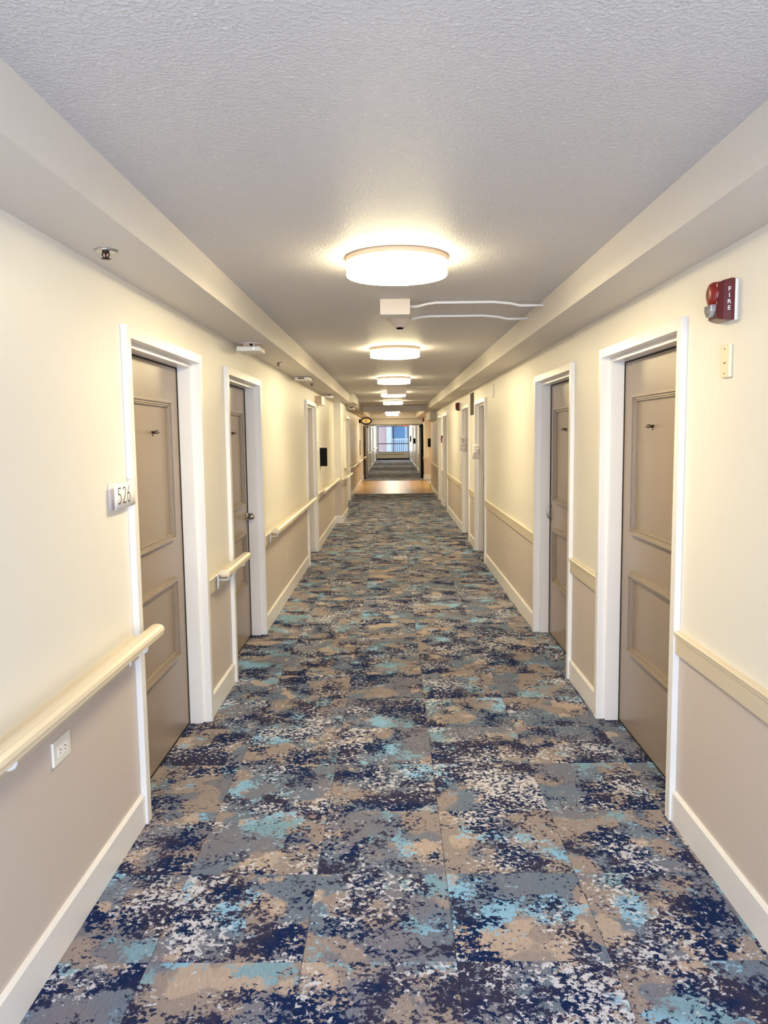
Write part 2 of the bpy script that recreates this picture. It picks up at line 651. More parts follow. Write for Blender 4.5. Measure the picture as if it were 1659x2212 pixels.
# vinyl wood planks across the lobby crossing
PW = 0.19
npl = 0
random.seed(4)
x = -WL
pl_mesh = {}
while x < 1.2:
    x1 = min(x + PW, 1.215)
    y = WF0
    first = random.uniform(0.4, 1.2)
    while y < WF1 - 0.01:
        y1 = min(y + (first if y == WF0 else 1.22), WF1)
        MB().box(x + 0.001, x1 - 0.001, y + 0.001, y1 - 0.001, -0.008, -0.001).build('floor_plank', 'wood', floor, loc=(x, y, 0))
        y = y1
    x = x1
MB().box(-WL - 0.1, 4.2, WF1 - 0.03, WF1 + 0.03, -0.008, 0.006).build('threshold_strip', 'bronze', floor)
MB().box(-WL, 1.2, WF0 - 0.02, WF0 + 0.02, -0.008, 0.005).build('threshold_strip', 'bronze', floor)
MB().box(1.216, 4.2, 23.4, WF1 - 0.03, -0.008, -0.001).build('lobby_floor_sheet', 'lobbyfloor', floor)

# ------------------------------------------------------------------ baseboards and chair rails
def gaps(doors, y0, y1):
    out = []
    y = y0
    for d in doors:
        if d[0] > y1: break
        if d[1] < y0: continue
        if d[0] - y > 0.02: out.append((y, d[0]))
        y = d[1]
    if y1 - y > 0.02: out.append((y, y1))
    return out

BB = [(0, 0), (-0.015, 0), (-0.015, 0.126), (-0.008, 0.135), (0, 0.136)]
def bb_prof(s, off=0.0):
    return [(X(s, d + off), z) for d, z in BB]
CR = [(0, 0.727), (-0.016, 0.727), (-0.018, 0.731), (-0.018, 0.796), (-0.0215, 0.799), (-0.0215, 0.806), (-0.0185, 0.8085),
      (-0.025, 0.812), (-0.025, 0.8185), (-0.021, 0.822), (0, 0.825)]
def cr_prof(s, off=0.0):
    return [(X(s, d + off), z) for d, z in CR]

Lg = gaps(DL, YB, YD)
Rg = gaps(DR, YB, 23.5)
Lg2 = gaps(DL, YD + 0.15, YE)
Rg2 = gaps(DR, 28.2, YD) + gaps(DR, YD + 0.15, YE)
def split_bump(gl):
    out = []
    for a, b in gl:
        if a < 14.45 and b > 16.15:
            out += [(a, 14.45), (16.15, b)]
        else:
            out.append((a, b))
    return out
Lg = split_bump(Lg)
mb = MB()
for a, b in Lg + Lg2:
    mb.prism(bb_prof(-1), 'y', a, b)
mb.prism(bb_prof(-1, -0.13), 'y', 14.435, 16.165)
mb.prism([(14.45, 0), (14.435, 0), (14.435, 0.126), (14.442, 0.135), (14.45, 0.136)], 'x', -1.085, -0.955)
struct('baseboard_left', mb, 'trim')
mb = MB()
for a, b in Rg + Rg2:
    mb.prism(bb_prof(1), 'y', a, b)
struct('baseboard_right', mb, 'trim')
mb = MB()
mb.prism([(28.2, 0), (28.185, 0), (28.185, 0.19), (28.2, 0.2)], 'x', WR, 4.2)
struct('baseboard_lobby', mb, 'trim')
n = 1
for a, b in Lg + Lg2:
    mb = MB().prism(cr_prof(-1), 'y', a, b)
    struct('trim_%d' % n, mb, 'rail_trim'); n += 1
struct('trim_%d' % n, MB().prism(cr_prof(-1, -0.13), 'y', 14.43, 16.17), 'rail_trim'); n += 1
for a, b in Rg + Rg2:
    mb = MB().prism(cr_prof(1), 'y', a, b)
    struct('trim_%d' % n, mb, 'rail_trim'); n += 1
struct('trim_%d' % n, MB().prism([(28.2, 0.727), (28.18, 0.73), (28.18, 0.82), (28.2, 0.825)], 'x', WR, 4.2), 'rail_trim'); n += 1
# white corner guard at the end of the right wall
struct('trim_%d' % n, MB().box(WR - 0.003, WR + 0.172, 23.495, 23.515, 0, ZS), 'trim'); n += 1
# frame trim round the fire doors
mb = MB()
mb.box(-1.02, -0.985, YD - 0.02, YD + 0.17, 0, 2.06)
mb.box(1.15, 1.185, YD - 0.02, YD + 0.17, 0, 2.06)
mb.box(-1.02, 1.185, YD - 0.02, YD + 0.17, 2.03, 2.06)
struct('trim_%d' % n, mb, 'brown'); n += 1

# ------------------------------------------------------------------ doors
def rect_frame(mb, s, y0, y1, z0, z1, wd, d0, d1):
    mb.box(X(s, d0), X(s, d1), y0, y1, z1 - wd, z1)
    mb.box(X(s, d0), X(s, d1), y0, y1, z0, z0 + wd)
    mb.box(X(s, d0), X(s, d1), y0, y0 + wd, z0 + wd, z1 - wd)
    mb.box(X(s, d0), X(s, d1), y1 - wd, y1, z0 + wd, z1 - wd)

LF = 0.102  # leaf face depth
def door(s, y0, y1, idx, knob='far', style='knob', simple=False, leafmat='leaf'):
    D = empty('door_%d' % idx, (X(s, 0), (y0 + y1) / 2, 0), kind='structure')
    fw = 0.05
    mb = MB()
    for ya_, yb_ in ((y0, y0 + fw), (y1 - fw, y1)):
        mb.box(X(s, -0.025), X(s, 0.17), ya_, yb_, 0, ZDO)
    mb.box(X(s, -0.025), X(s, 0.17), y0 + fw, y1 - fw, ZDO - fw, ZDO)
    st = 0.024
    mb.box(X(s, 0.024), X(s, 0.098), y0 + fw, y0 + fw + st, 0, ZDO - fw)
    mb.box(X(s, 0.024), X(s, 0.098), y1 - fw - st, y1 - fw, 0, ZDO - fw)
    mb.box(X(s, 0.024), X(s, 0.098), y0 + fw + st, y1 - fw - st, ZDO - fw - st, ZDO - fw)
    mb.build('door_frame', 'trim', D, bev=0.002)
    a, b = y0 + fw + 0.004, y1 - fw - 0.004
    MB().box(X(s, 0.097), X(s, 0.103), a - 0.003, y0 + fw + st + 0.004, 0, 2.02).box(X(s, 0.097), X(s, 0.1015), y1 - fw - st - 0.004, b + 0.003, 0, 2.02) \
        .box(X(s, 0.097), X(s, 0.1015), a, b, ZDO - fw - st - 0.006, ZDO - fw).box(X(s, 0.10), X(s, 0.15), a, b, 0, 0.008).build('door_gap_shade', 'gap', D)  # black strips paint the shade in the gaps round the leaf
    leaf = MB().box(X(s, LF), X(s, LF + 0.045), a, b, 0.008, ZDO - fw - 0.004).build('door_leaf', leafmat, D, bev=0.002)
    m0, m1 = y0 + 0.25, y1 - 0.26
    for z0, z1 in ((1.095, 1.845), (0.45, 0.90)):
        mb = MB()
        rect_frame(mb, s, m0, m1, z0, z1, 0.042, LF, LF - 0.007)
        rect_frame(mb, s, m0 + 0.005, m1 - 0.005, z0 + 0.005, z1 - 0.005, 0.028, LF - 0.007, LF - 0.018)
        rect_frame(mb, s, m0 + 0.010, m1 - 0.010, z0 + 0.010, z1 - 0.010, 0.012, LF - 0.018, LF - 0.027)
        rect_frame(mb, s, m0 + 0.034, m1 - 0.034, z0 + 0.034, z1 - 0.034, 0.007, LF - 0.007, LF - 0.014)
        mb.build('panel_molding', leafmat, leaf, bev=0.0015)
    yk = (b - 0.075) if knob == 'far' else (a + 0.075)
    zk = 1.0
    if style == 'knob':
        mb = MB()
        pr = [(0.0, LF - 0.062), (0.020, LF - 0.062), (0.026, LF - 0.058), (0.026, LF - 0.022), (0.014, LF - 0.018), (0.0135, LF - 0.008), (0.031, LF - 0.007), (0.032, LF)]
        mb.lathe([(r, X(s, h)) for r, h in pr], (0, yk, zk), 'x', 28)
        mb.build('door_knob', 'steel', leaf)
    else:
        mb = MB()
        pts = []
        for i in range(13):
            t = i / 12
            pts.append((X(s, LF - 0.036 * math.sin(PI * t) ** 0.5 if 0 < t < 1 else LF + 0.002), yk, 0.945 + 0.115 * t))
        mb.tube(pts, 0.005, 8)
        mb.build('pull_handle', 'steel', leaf)
    if not simple:
        yc, zh = 3.812 - 3.13 + y0, 1.672
        mb = MB()
        mb.lathe([(0.0, X(s, LF - 0.007)), (0.007, X(s, LF - 0.006)), (0.008, X(s, LF))], (0, yc, zh), 'x', 12)
        mb.tube([(X(s, LF - 0.003), yc, zh), (X(s, LF - 0.012), yc, zh + 0.002), (X(s, LF - 0.024), yc, zh + 0.006), (X(s, LF - 0.034), yc, zh + 0.004)], [0.004, 0.0035, 0.003, 0.002], 6)
        mb.tube([(X(s, LF - 0.003), yc, zh - 0.001), (X(s, LF - 0.014), yc, zh - 0.005), (X(s, LF - 0.026), yc, zh - 0.006), (X(s, LF - 0.038), yc, zh - 0.002)], [0.004, 0.0038, 0.0034, 0.002], 6)
        mb.tube([(X(s, LF - 0.004), yc, zh), (X(s, LF - 0.005), yc, zh - 0.02)], [0.003, 0.0015], 6)
        mb.build('wreath_hook', 'bronze', leaf)
    return D

idx = 1
for i, (a, b) in enumerate(DL):
    door(-1, a, b, idx, knob='far' if i == 1 else 'near', simple=(i > 2), leafmat='leaf')
    idx += 1
for i, (a, b) in enumerate(DR):
    door(1, a, b, idx, knob='far' if i == 1 else 'near', style='pull' if i == 1 else 'knob', simple=(i > 3))
    idx += 1

# fire doors held open against the side walls
def fire_door(x0, x1, y0, y1, s, label):
    D = empty('fire_door', ((x0 + x1) / 2, YD, 0), label, 'door', 'held-open fire doors')
    lf = MB().box(x0, x1, y0, y1, 0.01, 2.03).build('door_leaf', 'black' if s > 0 else 'brown', D, bev=0.002)
    xi = x1 if s < 0 else x0
    mb = MB()
    mb.box(xi, xi - s * 0.05, y1 - 0.35, y1 - 0.1, 1.93, 2.0)
    mb.build('closer_body', 'bronze', D, bev=0.004)
    mb = MB()
    mb.tube([(xi - s * 0.03, y1 - 0.2, 2.005), (xi - s * 0.2, y1 - 0.12, 2.01), (xi - s * 0.28, YD - 0.02, 2.01)], 0.009, 6)
    mb.build('closer_arm', 'bronze', D)
    mb = MB()
    mb.tube([(xi, y0 + 0.08, 1.0), (xi - s * 0.05, y0 + 0.08, 1.0), (xi - s * 0.05, y0 + 0.2, 1.0)], 0.01, 8)
    mb.build('lever_handle', 'steel', D)
    return D
fire_door(-1.005, -0.96, 29.08, 29.97, -1, 'brown fire door held open on the left beyond the wood floor')
fire_door(1.095, 1.165, 29.08, 29.97, 1, 'black fire door held open on the right beyond the wood floor')

# ------------------------------------------------------------------ far window
W = empty('window_1', (0.085, YE, WZ0), kind='structure')
mb = MB()
f = 0.045
mb.box(WX0, WX0 + f, YE + 0.02, YE + 0.1, WZ0, WZ1)
mb.box(WX1 - f, WX1, YE + 0.02, YE + 0.1, WZ0, WZ1)
mb.box(WX0, WX1, YE + 0.02, YE + 0.1, WZ0, WZ0 + f)
mb.box(WX0, WX1, YE + 0.02, YE + 0.1, WZ1 - f, WZ1)
mb.build('window_frame', 'winframe', W, bev=0.003)
MB().box(0.08, 0.14, YE + 0.02, YE + 0.1, WZ0, WZ1).build('mullion', 'winframe', W, bev=0.003)
MB().box(WX0, WX1, YE + 0.015, YE + 0.1, 1.045, 1.10).build('transom_bar', 'winframe', W, bev=0.003)
for x0, x1 in ((WX0 + f, 0.08), (0.14, WX1 - f)):
    for z0, z1 in ((WZ0 + f, 1.045), (1.10, WZ1 - f)):
        MB().box(x0, x1, YE + 0.055, YE + 0.061, z0, z1).build('pane', 'glass', W)
MB().box(WX0 - 0.05, WX1 + 0.03, YE - 0.06, YE + 0.02, WZ0 - 0.03, WZ0 - 0.002).build('window_sill', 'heater', W, bev=0.004)
W2 = empty('window_2', (0.05, YB, 0.45), kind='structure')
mb = MB()
mb.box(-0.95, -0.9, YB - 0.12, YB - 0.04, 0.45, 2.25).box(1.0, 1.05, YB - 0.12, YB - 0.04, 0.45, 2.25).box(0.025, 0.075, YB - 0.12, YB - 0.04, 0.45, 2.25)
mb.box(-0.9, 1.0, YB - 0.12, YB - 0.04, 0.45, 0.5).box(-0.9, 1.0, YB - 0.12, YB - 0.04, 2.2, 2.25)
mb.build('window_frame', 'winframe', W2)
MB().box(-0.9, 1.0, YB - 0.085, YB - 0.079, 0.5, 2.2).build('pane', 'glass', W2)

H = empty('baseboard_heater', (0.09, YE, 0), 'long beige convector heater under the far window', 'heater')
mb = MB()
mb.box(-1.03, 1.15, YE - 0.2, YE, 0.09, 0.42)
mb.build('heater_cover', 'heater', H, bev=0.006)
mb = MB()
mb.box(-1.05, 1.17, YE - 0.17, YE - 0.01, 0.0, 0.092)
mb.build('toe_space', 'black', H)
for a_, b_ in ((-0.93, -0.02), (0.03, 0.83)):
    MB().box(a_, b_, YE - 0.205, YE - 0.19, 0.345, 0.385).build('outlet_grille', 'inkbrown', H)

# outside the far window
B = empty('brick_building', (-2.5, 60, -3), 'pink brick building wall seen through the left panes of the far window', 'building')
MB().box(-6, -0.42, 60, 60.4, -3, 8).build('wall_panel', 'brick', B)
MB().box(-0.42, 6, 61.4, 61.8, -3, 8).build('recess_wall', 'facade', B)
MB().box(0.05, 1.05, 61.3, 61.42, 0.4, 2.9).build('balcony_window', 'bluewin', B)
MB().box(1.05, 1.10, 61.28, 61.42, 0.4, 2.9).build('window_surround', 'extwhite', B)
tag(MB().box(-0.42, -0.02, 59.0, 59.9, -3, 8).build('column', 'extwhite', None, loc=(-0.2, 59.4, -3)), 'broad white column outside, beside the balcony railing', 'column')
RL = empty('balcony', (1.2, 58.3, 0.05), 'white balcony with upright balusters outside the far window', 'balcony')
MB().box(0.0, 6, 58.2, 61.2, 0.05, 0.25).build('floor_slab', 'extwhite', RL)
MB().box(0.0, 6, 58.2, 61.2, 3.0, 3.2).build('roof_slab', 'extwhite', RL)
MB().box(1.04, 1.09, 58.35, 58.41, 0.25, 3.0).build('post', 'extwhite', RL)
MB().box(0.0, 2.9, 58.28, 58.34, 1.32, 1.38).build('top_rail', 'extwhite', RL)
MB().box(0.0, 2.9, 58.28, 58.34, 0.36, 0.41).build('bottom_rail', 'extwhite', RL)
b0 = None
for i in range(20):
    xx = 0.07 + i * 0.142
    if b0 is None:
        b0 = MB().box(xx - 0.03, xx + 0.03, 58.29, 58.33, 0.25, 1.33).build('baluster', 'extwhite', RL, loc=(xx, 58.31, 0.25))
    else:
        o = b0.copy(); C.objects.link(o); o.location.x = b0.location.x + i * 0.142

# ------------------------------------------------------------------ ceiling lights
LT_GROUP = 'round drum ceiling lights in a row'
def ceiling_light(loc):
    x, y, z = loc
    t = empty('ceiling_light', loc, 'x', 'light', LT_GROUP)
    MB().lathe([(0.231, z - 0.024), (0.233, z - 0.02), (0.233, z - 0.001), (0.05, z)], (x, y, 0), 'z', 56).build('mounting_ring', 'ringtan', t)
    MB().lathe([(0.226, z - 0.025), (0.228, z - 0.03), (0.228, z - 0.074)], (x, y, 0), 'z', 56).build('shade_side', 'lamp_side', t)
    MB().lathe([(0.228, z - 0.076), (0.226, z - 0.081), (0.20, z - 0.085), (0.02, z - 0.086)], (x, y, 0), 'z', 56).build('diffuser', 'lamp_bottom', t)
    MB().lathe([(0.0, z - 0.094), (0.009, z - 0.092), (0.010, z - 0.087)], (x, y, 0), 'z', 16).build('finial', 'signface', t)
    return t
L0 = ceiling_light((0.03, 3.57, ZC))
L0['label'] = 'largest drum ceiling light, nearest the camera, before the first ceiling box'
lamps = [(0.035, 7.2, ZC, 'second drum ceiling light, just beyond the cone-shaped smoke detector'),
         (0.035, 10.83, ZC, 'third drum ceiling light from the camera'),
         (0.035, 14.46, ZC, 'fourth drum ceiling light, partly behind the second ceiling box'),
         (0.035, 18.09, ZC, 'fifth drum ceiling light, last one before the cross beam'),
         (0.03, 24.9, ZC, 'sixth drum ceiling light, first one beyond the cross beam'),
         (0.02, 28.4, ZC, 'smallest drum ceiling light, just before the fire doors')]
for x, y, z, lb in lamps:
    c = copy_tree(L0)
    c.location = (x, y, z)
    c['label'] = lb
for y, lb in ((34.5, 'added unseen drum light just past the fire doors'), (41.0, 'added unseen drum light midway beyond the fire doors'), (47.5, 'added unseen drum light nearest the far window')):
    c = copy_tree(L0); c.location = (0.04, y, ZC); c['label'] = lb  # unseen lamps added to light the corridor past the fire doors
c = copy_tree(L0); c.location = (2.5, 25.8, 2.36); c['label'] = 'added unseen drum light in the side lobby'  # unseen lamp added to brighten the lobby wall

# ------------------------------------------------------------------ detector boxes on the ceiling
def detector_box(x0, x1, y0, y1, h, label, head=True, conduits=()):
    xc, yc = (x0 + x1) / 2, (y0 + y1) / 2
    t = empty('ceiling_box', (xc, yc, ZC), label, 'ceiling box', 'beige boxes on the corridor ceiling')
    MB().box(x0, x1, y0, y1, ZC - h, ZC).build('junction_box', 'boxbeige', t, bev=0.002)
    MB().box(x0 + 0.004, x1 - 0.004, y0 + 0.004, y1 - 0.004, ZC - h - 0.004, ZC - h).build('cover_lip', 'offwhite', t)
    if head:
        zz = ZC - h - 0.004
        MB().lathe([(0.062, zz), (0.062, zz - 0.008), (0.05, zz - 0.022), (0.03, zz - 0.045), (0.028, zz - 0.047)], (xc + 0.02, yc + 0.01, 0), 'z', 32).build('detector_head', 'offwhite', t)
        MB().lathe([(0.024, zz - 0.047), (0.022, zz - 0.06), (0.0, zz - 0.062)], (xc + 0.02, yc + 0.01, 0), 'z', 8).build('sensing_chamber', 'black', t)
    for pts in conduits:
        MB().tube(pts, 0.0085, 8).build('conduit', 'trim', t)
    return t
zc = ZC - 0.011
def cond(xa, y, lift, x1=None):
    x1 = SR if x1 is None else x1
    return [(xa, y + 0.0, ZC - lift), (xa + 0.05, y, ZC - lift), (xa + 0.10, y - 0.01, ZC - lift * 0.6), (xa + 0.16, y - 0.015, zc), (x1 - 0.30, y - 0.015, zc), (x1 - 0.2, y - 0.01, ZC - 0.02), (x1 - 0.14, y, ZC - 0.032), (x1 + 0.005, y, ZC - 0.032)]
detector_box(-0.062, 0.115, 4.62, 4.78, 0.085, 'beige ceiling box nearest the camera, with a white conduit', False, [cond(0.113, 4.72, 0.03)])
t = empty('smoke_detector', (0.06, 5.2, ZC), 'cone-shaped smoke detector just behind the nearest ceiling box', 'detector')
MB().lathe([(0.055, ZC), (0.055, ZC - 0.03)], (0.06, 5.2, 0), 'z', 24).build('mounting_box', 'offwhite', t)
MB().lathe([(0.075, ZC - 0.03), (0.075, ZC - 0.042), (0.060, ZC - 0.055), (0.030, ZC - 0.085), (0.026, ZC - 0.088)], (0.06, 5.2, 0), 'z', 32).build('detector_head', 'boxbeige', t)
MB().lathe([(0.024, ZC - 0.087), (0.022, ZC - 0.097), (0.0, ZC - 0.099)], (0.06, 5.2, 0), 'z', 8).build('sensing_chamber', 'black', t)
MB().tube(cond(0.11, 5.25, 0.022), 0.0085, 8).build('conduit', 'trim', t)
detector_box(-0.075, 0.245, 12.72, 12.95, 0.12, 'second beige ceiling box, overlapping the fourth light', False,
             [[(0.245, 12.8, zc), (SR, 12.8, zc)]])
detector_box(-0.19, -0.03, 19.3, 19.5, 0.06, 'small beige ceiling box just before the cross beam', False,
             [[(-0.03, 19.4, zc), (SR, 19.4, zc)]])

# ------------------------------------------------------------------ sprinklers
def sprinkler(x, y, z, label):
    t = empty('sprinkler', (x, y, z), label, 'sprinkler', 'sprinkler heads in the left soffit')
    MB().lathe([(0.040, z), (0.0405, z - 0.004), (0.030, z - 0.007), (0.016, z - 0.004)], (x, y, 0), 'z', 28).build('escutcheon', 'chrome', t)
    mb = MB()
    mb.lathe([(0.012, z - 0.003), (0.012, z - 0.010), (0.008, z - 0.011)], (x, y, 0), 'z', 12)
    for s in (-1, 1):
        mb.tube([(x + s * 0.010, y, z - 0.009), (x + s * 0.0125, y, z - 0.016), (x + s * 0.004, y, z - 0.027)], 0.0022, 6)
    mb.build('frame', 'bronze', t)
    MB().tube([(x, y, z - 0.010), (x, y, z - 0.026)], 0.003, 6).build('glass_bulb', 'red', t)
    mb = MB().lathe([(0.006, z - 0.026), (0.016, z - 0.028), (0.017, z - 0.0295), (0.0, z - 0.0305)], (x, y, 0), 'z', 12)
    mb.build('deflector', 'bronze', t)
    return t
S0 = sprinkler(-0.974, 2.70, ZS, 'nearest chrome sprinkler head in the left soffit')
for x, y, lb in ((-0.985, 6.79, 'sprinkler head between the round-plate device and slotted box'),
                 (-0.98, 9.55, 'sprinkler head just past the slotted white box'),
                 (-0.96, 12.9, 'small sprinkler head past the exit box'),
                 (-0.93, 16.0, 'sprinkler head under the widened part of left soffit'),
                 (-0.93, 20.2, 'sprinkler head on the far left soffit'),
                 (-0.95, 22.0, 'second last sprinkler head before the oval sign'),
                 (-0.90, 22.9, 'last sprinkler head before the oval sign')):
    c = copy_tree(S0)
    c.location = (x, y, ZS)
    c['label'] = lb

# ------------------------------------------------------------------ soffit devices
def plate_device(x, y, label, k=1.0):
    t = empty('alarm_unit', (x, y, ZS), label, 'device', 'white units under the left soffit')
    MB().lathe([(0.09 * k, ZS), (0.09 * k, ZS - 0.003), (0.0, ZS - 0.003)], (x, y, 0), 'z', 32).build('base_plate', 'papershade', t)
    MB().box(x - 0.045 * k, x + 0.035 * k, y - 0.04, y + 0.05, ZS - 0.03, ZS - 0.002).build('stem', 'exface', t)
    MB().box(x + 0.0, x + 0.02, y - 0.043, y - 0.03, ZS - 0.02, ZS - 0.005).build('slot', 'black', t)
    MB().box(x - 0.08 * k, x + 0.08 * k, y - 0.11, y + 0.11, ZS - 0.062, ZS - 0.03).build('housing', 'offwhite', t, bev=0.008)
    MB().lathe([(0.0, y - 0.1125), (0.003, y - 0.112), (0.003, y - 0.10)], (x + 0.038, 0, ZS - 0.046), 'y', 10).build('indicator_light', 'led', t)
    return t
plate_device(-0.97, 5.40, 'white box unit under round plate, nearest on left soffit')
plate_device(-0.965, 12.0, 'white box unit with bright light, past the exit box', 0.9)
plate_device(-0.90, 17.4, 'white box unit past the widened left soffit', 0.9)
t = empty('slotted_box', (-0.97, 8.5, ZS), 'flat white slotted box with two thin conduits to wall', 'device')
MB().box(-1.045, -0.885, 8.4, 8.62, ZS - 0.04, ZS - 0.004).build('housing', 'offwhite', t, bev=0.004)
MB().box(-1.04, -0.89, 8.41, 8.61, ZS - 0.005, ZS).build('mounting_gasket', 'black', t)
MB().box(-1.01, -0.94, 8.394, 8.401, ZS - 0.028, ZS - 0.012).build('slot', 'inkbrown', t)
for xx in (-1.038, -1.0):
    MB().tube([(xx, 8.62, ZS - 0.008), (xx, 9.42, ZS - 0.008)], 0.005, 6).build('conduit', 'offwhite', t)
# small camera dome near the fire doors
t = empty('dome_camera', (1.06, 29.2, ZS), 'tiny pale dome camera on right soffit before the fire doors', 'camera')
MB().lathe([(0.05, ZS), (0.05, ZS - 0.02), (0.045, ZS - 0.03)], (1.06, 29.2, 0), 'z', 20).build('housing', 'offwhite', t)
MB().lathe([(0.035, ZS - 0.03), (0.025, ZS - 0.05), (0.0, ZS - 0.06)], (1.06, 29.2, 0), 'z', 16).build('dome', 'bronze', t)

# exit box high on left wall
t = empty('exit_box', (-1.085, 11.1, 2.15), 'pinkish exit box high on left wall past third door', 'sign')
MB().box(-1.085, -0.985, 10.95, 11.42, 2.085, 2.21).build('housing', 'offwhite', t, bev=0.003)
MB().box(-1.08, -0.99, 10.944, 10.951, 2.09, 2.205).build('end_panel', 'exface', t)
mb = MB()
mb.tube([(-1.06, 10.942, 2.12), (-1.045, 10.942, 2.15), (-1.035, 10.942, 2.135), (-1.025, 10.942, 2.155), (-1.012, 10.942, 2.14)], 0.002, 5)
mb.build('faint_marking', 'papershade', t)

# ------------------------------------------------------------------ handrails
RX0 = 0.054   # gap from wall to rail
def handrail(ya_, yb_, label, brackets, off=0.0, x=None):
    w0 = -(WL) + off
    t = empty('handrail', (w0, (ya_ + yb_) / 2, 0.84), label, 'handrail', 'cream handrails along the left wall')
    xa, xb = w0 + RX0, w0 + RX0 + 0.064
    pr = [(xa, 0.834), (xa + 0.001, 0.846), (xa + 0.006, 0.856), (xa + 0.018, 0.8625), (xa + 0.034, 0.8645), (xa + 0.050, 0.861), (xa + 0.060, 0.853), (xb, 0.842), (xb - 0.001, 0.834),
          (xb - 0.006, 0.8305), (xa + 0.008, 0.8305)]
    MB().prism(pr, 'y', ya_, yb_, smooth=False).build('rail', 'rail', t, bev=0.0022)
    MB().box(xa + 0.010, xb - 0.004, ya_ + 0.006, yb_ - 0.006, 0.821, 0.831).build('rail_insert', 'rail', t, bev=0.003)
    for yb2 in brackets:
        mb = MB()
        mb.prism([(w0 + 0.025, 0.735), (w0 + 0.031, 0.735), (w0 + 0.036, 0.77), (w0 + 0.036, 0.80), (w0 + 0.031, 0.822), (w0 + 0.025, 0.822)], 'y', yb2 - 0.012, yb2 + 0.012)
        xr = RX0 + 0.040
        pts = [(w0 + 0.032, yb2, 0.788), (w0 + xr - 0.018, yb2, 0.788)]
        for i in range(1, 6):
            a = i / 5 * PI / 2
            pts.append((w0 + xr - 0.018 + 0.018 * math.sin(a), yb2, 0.806 - 0.018 * math.cos(a)))
        pts.append((w0 + xr, yb2, 0.822))
        mb.tube(pts, 0.0065, 8)
        mb.build('bracket', 'bracket', t)
    return t
handrail(-1.2, 3.17, 'long cream handrail in left foreground below the paper number', (0.2, 1.92, 3.0))
handrail(4.47, 5.17, 'short cream handrail between first and second left doors', (4.56, 5.06))
handrail(6.48, 9.87, 'cream handrail between second and third left doors', (6.56, 7.48, 8.45, 9.6))
handrail(11.2, 14.4, 'cream handrail past third left door, ending at the bump-out', (11.4, 12.8, 14.2))
handrail(14.6, 16.4, 'short cream handrail on the wall bump-out', (14.8, 16.2), 0.13)
handrail(19.75, 21.9, 'cream handrail beside the fourth left door', (19.9, 21.7))
handrail(22.3, 25.4, 'cream handrail beside the wood floor', (22.5, 25.2))
handrail(28.0, 28.95, 'short dim handrail just before the left fire door', (28.2, 28.8))
handrail(34.5, 37.4, 'first tiny handrail beyond the fire doors', (34.7, 37.2))
handrail(39.1, 42.8, 'second tiny handrail beyond the fire doors', (39.3, 42.6))
handrail(44.5, 50.5, 'farthest tiny handrail near the end window', (44.7, 50.3))

# ------------------------------------------------------------------ strokes for written numbers
def arc(cx, cy, rx, ry, a0, a1, n=14):
    return [(cx + rx * math.cos(math.radians(a0 + (a1 - a0) * i / n)), cy + ry * math.sin(math.radians(a0 + (a1 - a0) * i / n))) for i in range(n + 1)]
DIG = {  # in a 0..0.6 x 0..1 cell
    '5': [[(0.5, 0.98), (0.14, 0.98), (0.12, 0.60)], [(0.12, 0.60)] + arc(0.22, 0.31, 0.28, 0.30, 100, -120)],
    '2': [arc(0.28, 0.74, 0.22, 0.25, 150, -20) + [(0.42, 0.5), (0.02, 0.02)], [(0.02, 0.02), (0.55, 0.02)]],
    '6': [[(0.50, 1.0), (0.34, 0.92), (0.18, 0.75), (0.07, 0.5), (0.04, 0.3)], arc(0.29, 0.30, 0.25, 0.30, 180, 540, 24)],
    '1': [[(0.08, 0.82), (0.26, 1.0), (0.26, 0.0)]],
    '9': [arc(0.29, 0.70, 0.24, 0.29, 0, 360, 24), [(0.53, 0.70), (0.50, 0.4), (0.38, 0.15), (0.22, 0.0)]],
}
def strokes(mb, text, fn, h, pen, adv=0.68):
    """fn maps flat (u,v) in metres, and offset, to 3D"""
    x = 0.0
    for ch in text:
        for line in DIG[ch]:
            pts = [(x + p[0] * h, p[1] * h) for p in line]
            fine_ = [pts[0]]
            for a, b in zip(pts[:-1], pts[1:]):
                m_ = max(1, int(math.hypot(b[0] - a[0], b[1] - a[1]) / 0.006))
                fine_ += [(a[0] + (b[0] - a[0]) * q_ / m_, a[1] + (b[1] - a[1]) * q_ / m_) for q_ in range(1, m_ + 1)]
            pts = fine_
            for a, b in zip(pts[:-1], pts[1:]):
                d = math.hypot(b[0] - a[0], b[1] - a[1]) or 1e-6
                ux, uy = (b[0] - a[0]) / d, (b[1] - a[1]) / d
                a2 = (a[0] - ux * pen * 0.4, a[1] - uy * pen * 0.4)
                b2 = (b[0] + ux * pen * 0.4, b[1] + uy * pen * 0.4)
                nx, ny = -uy * pen / 2, ux * pen / 2
                q = [(a2[0] + nx, a2[1] + ny), (b2[0] + nx, b2[1] + ny), (b2[0] - nx, b2[1] - ny), (a2[0] - nx, a2[1] - ny)]
                mb.add([fn(*p) for p in q], [(0, 1, 2, 3)])
        x += (adv if ch != '1' else adv * 0.72) * h
    return x

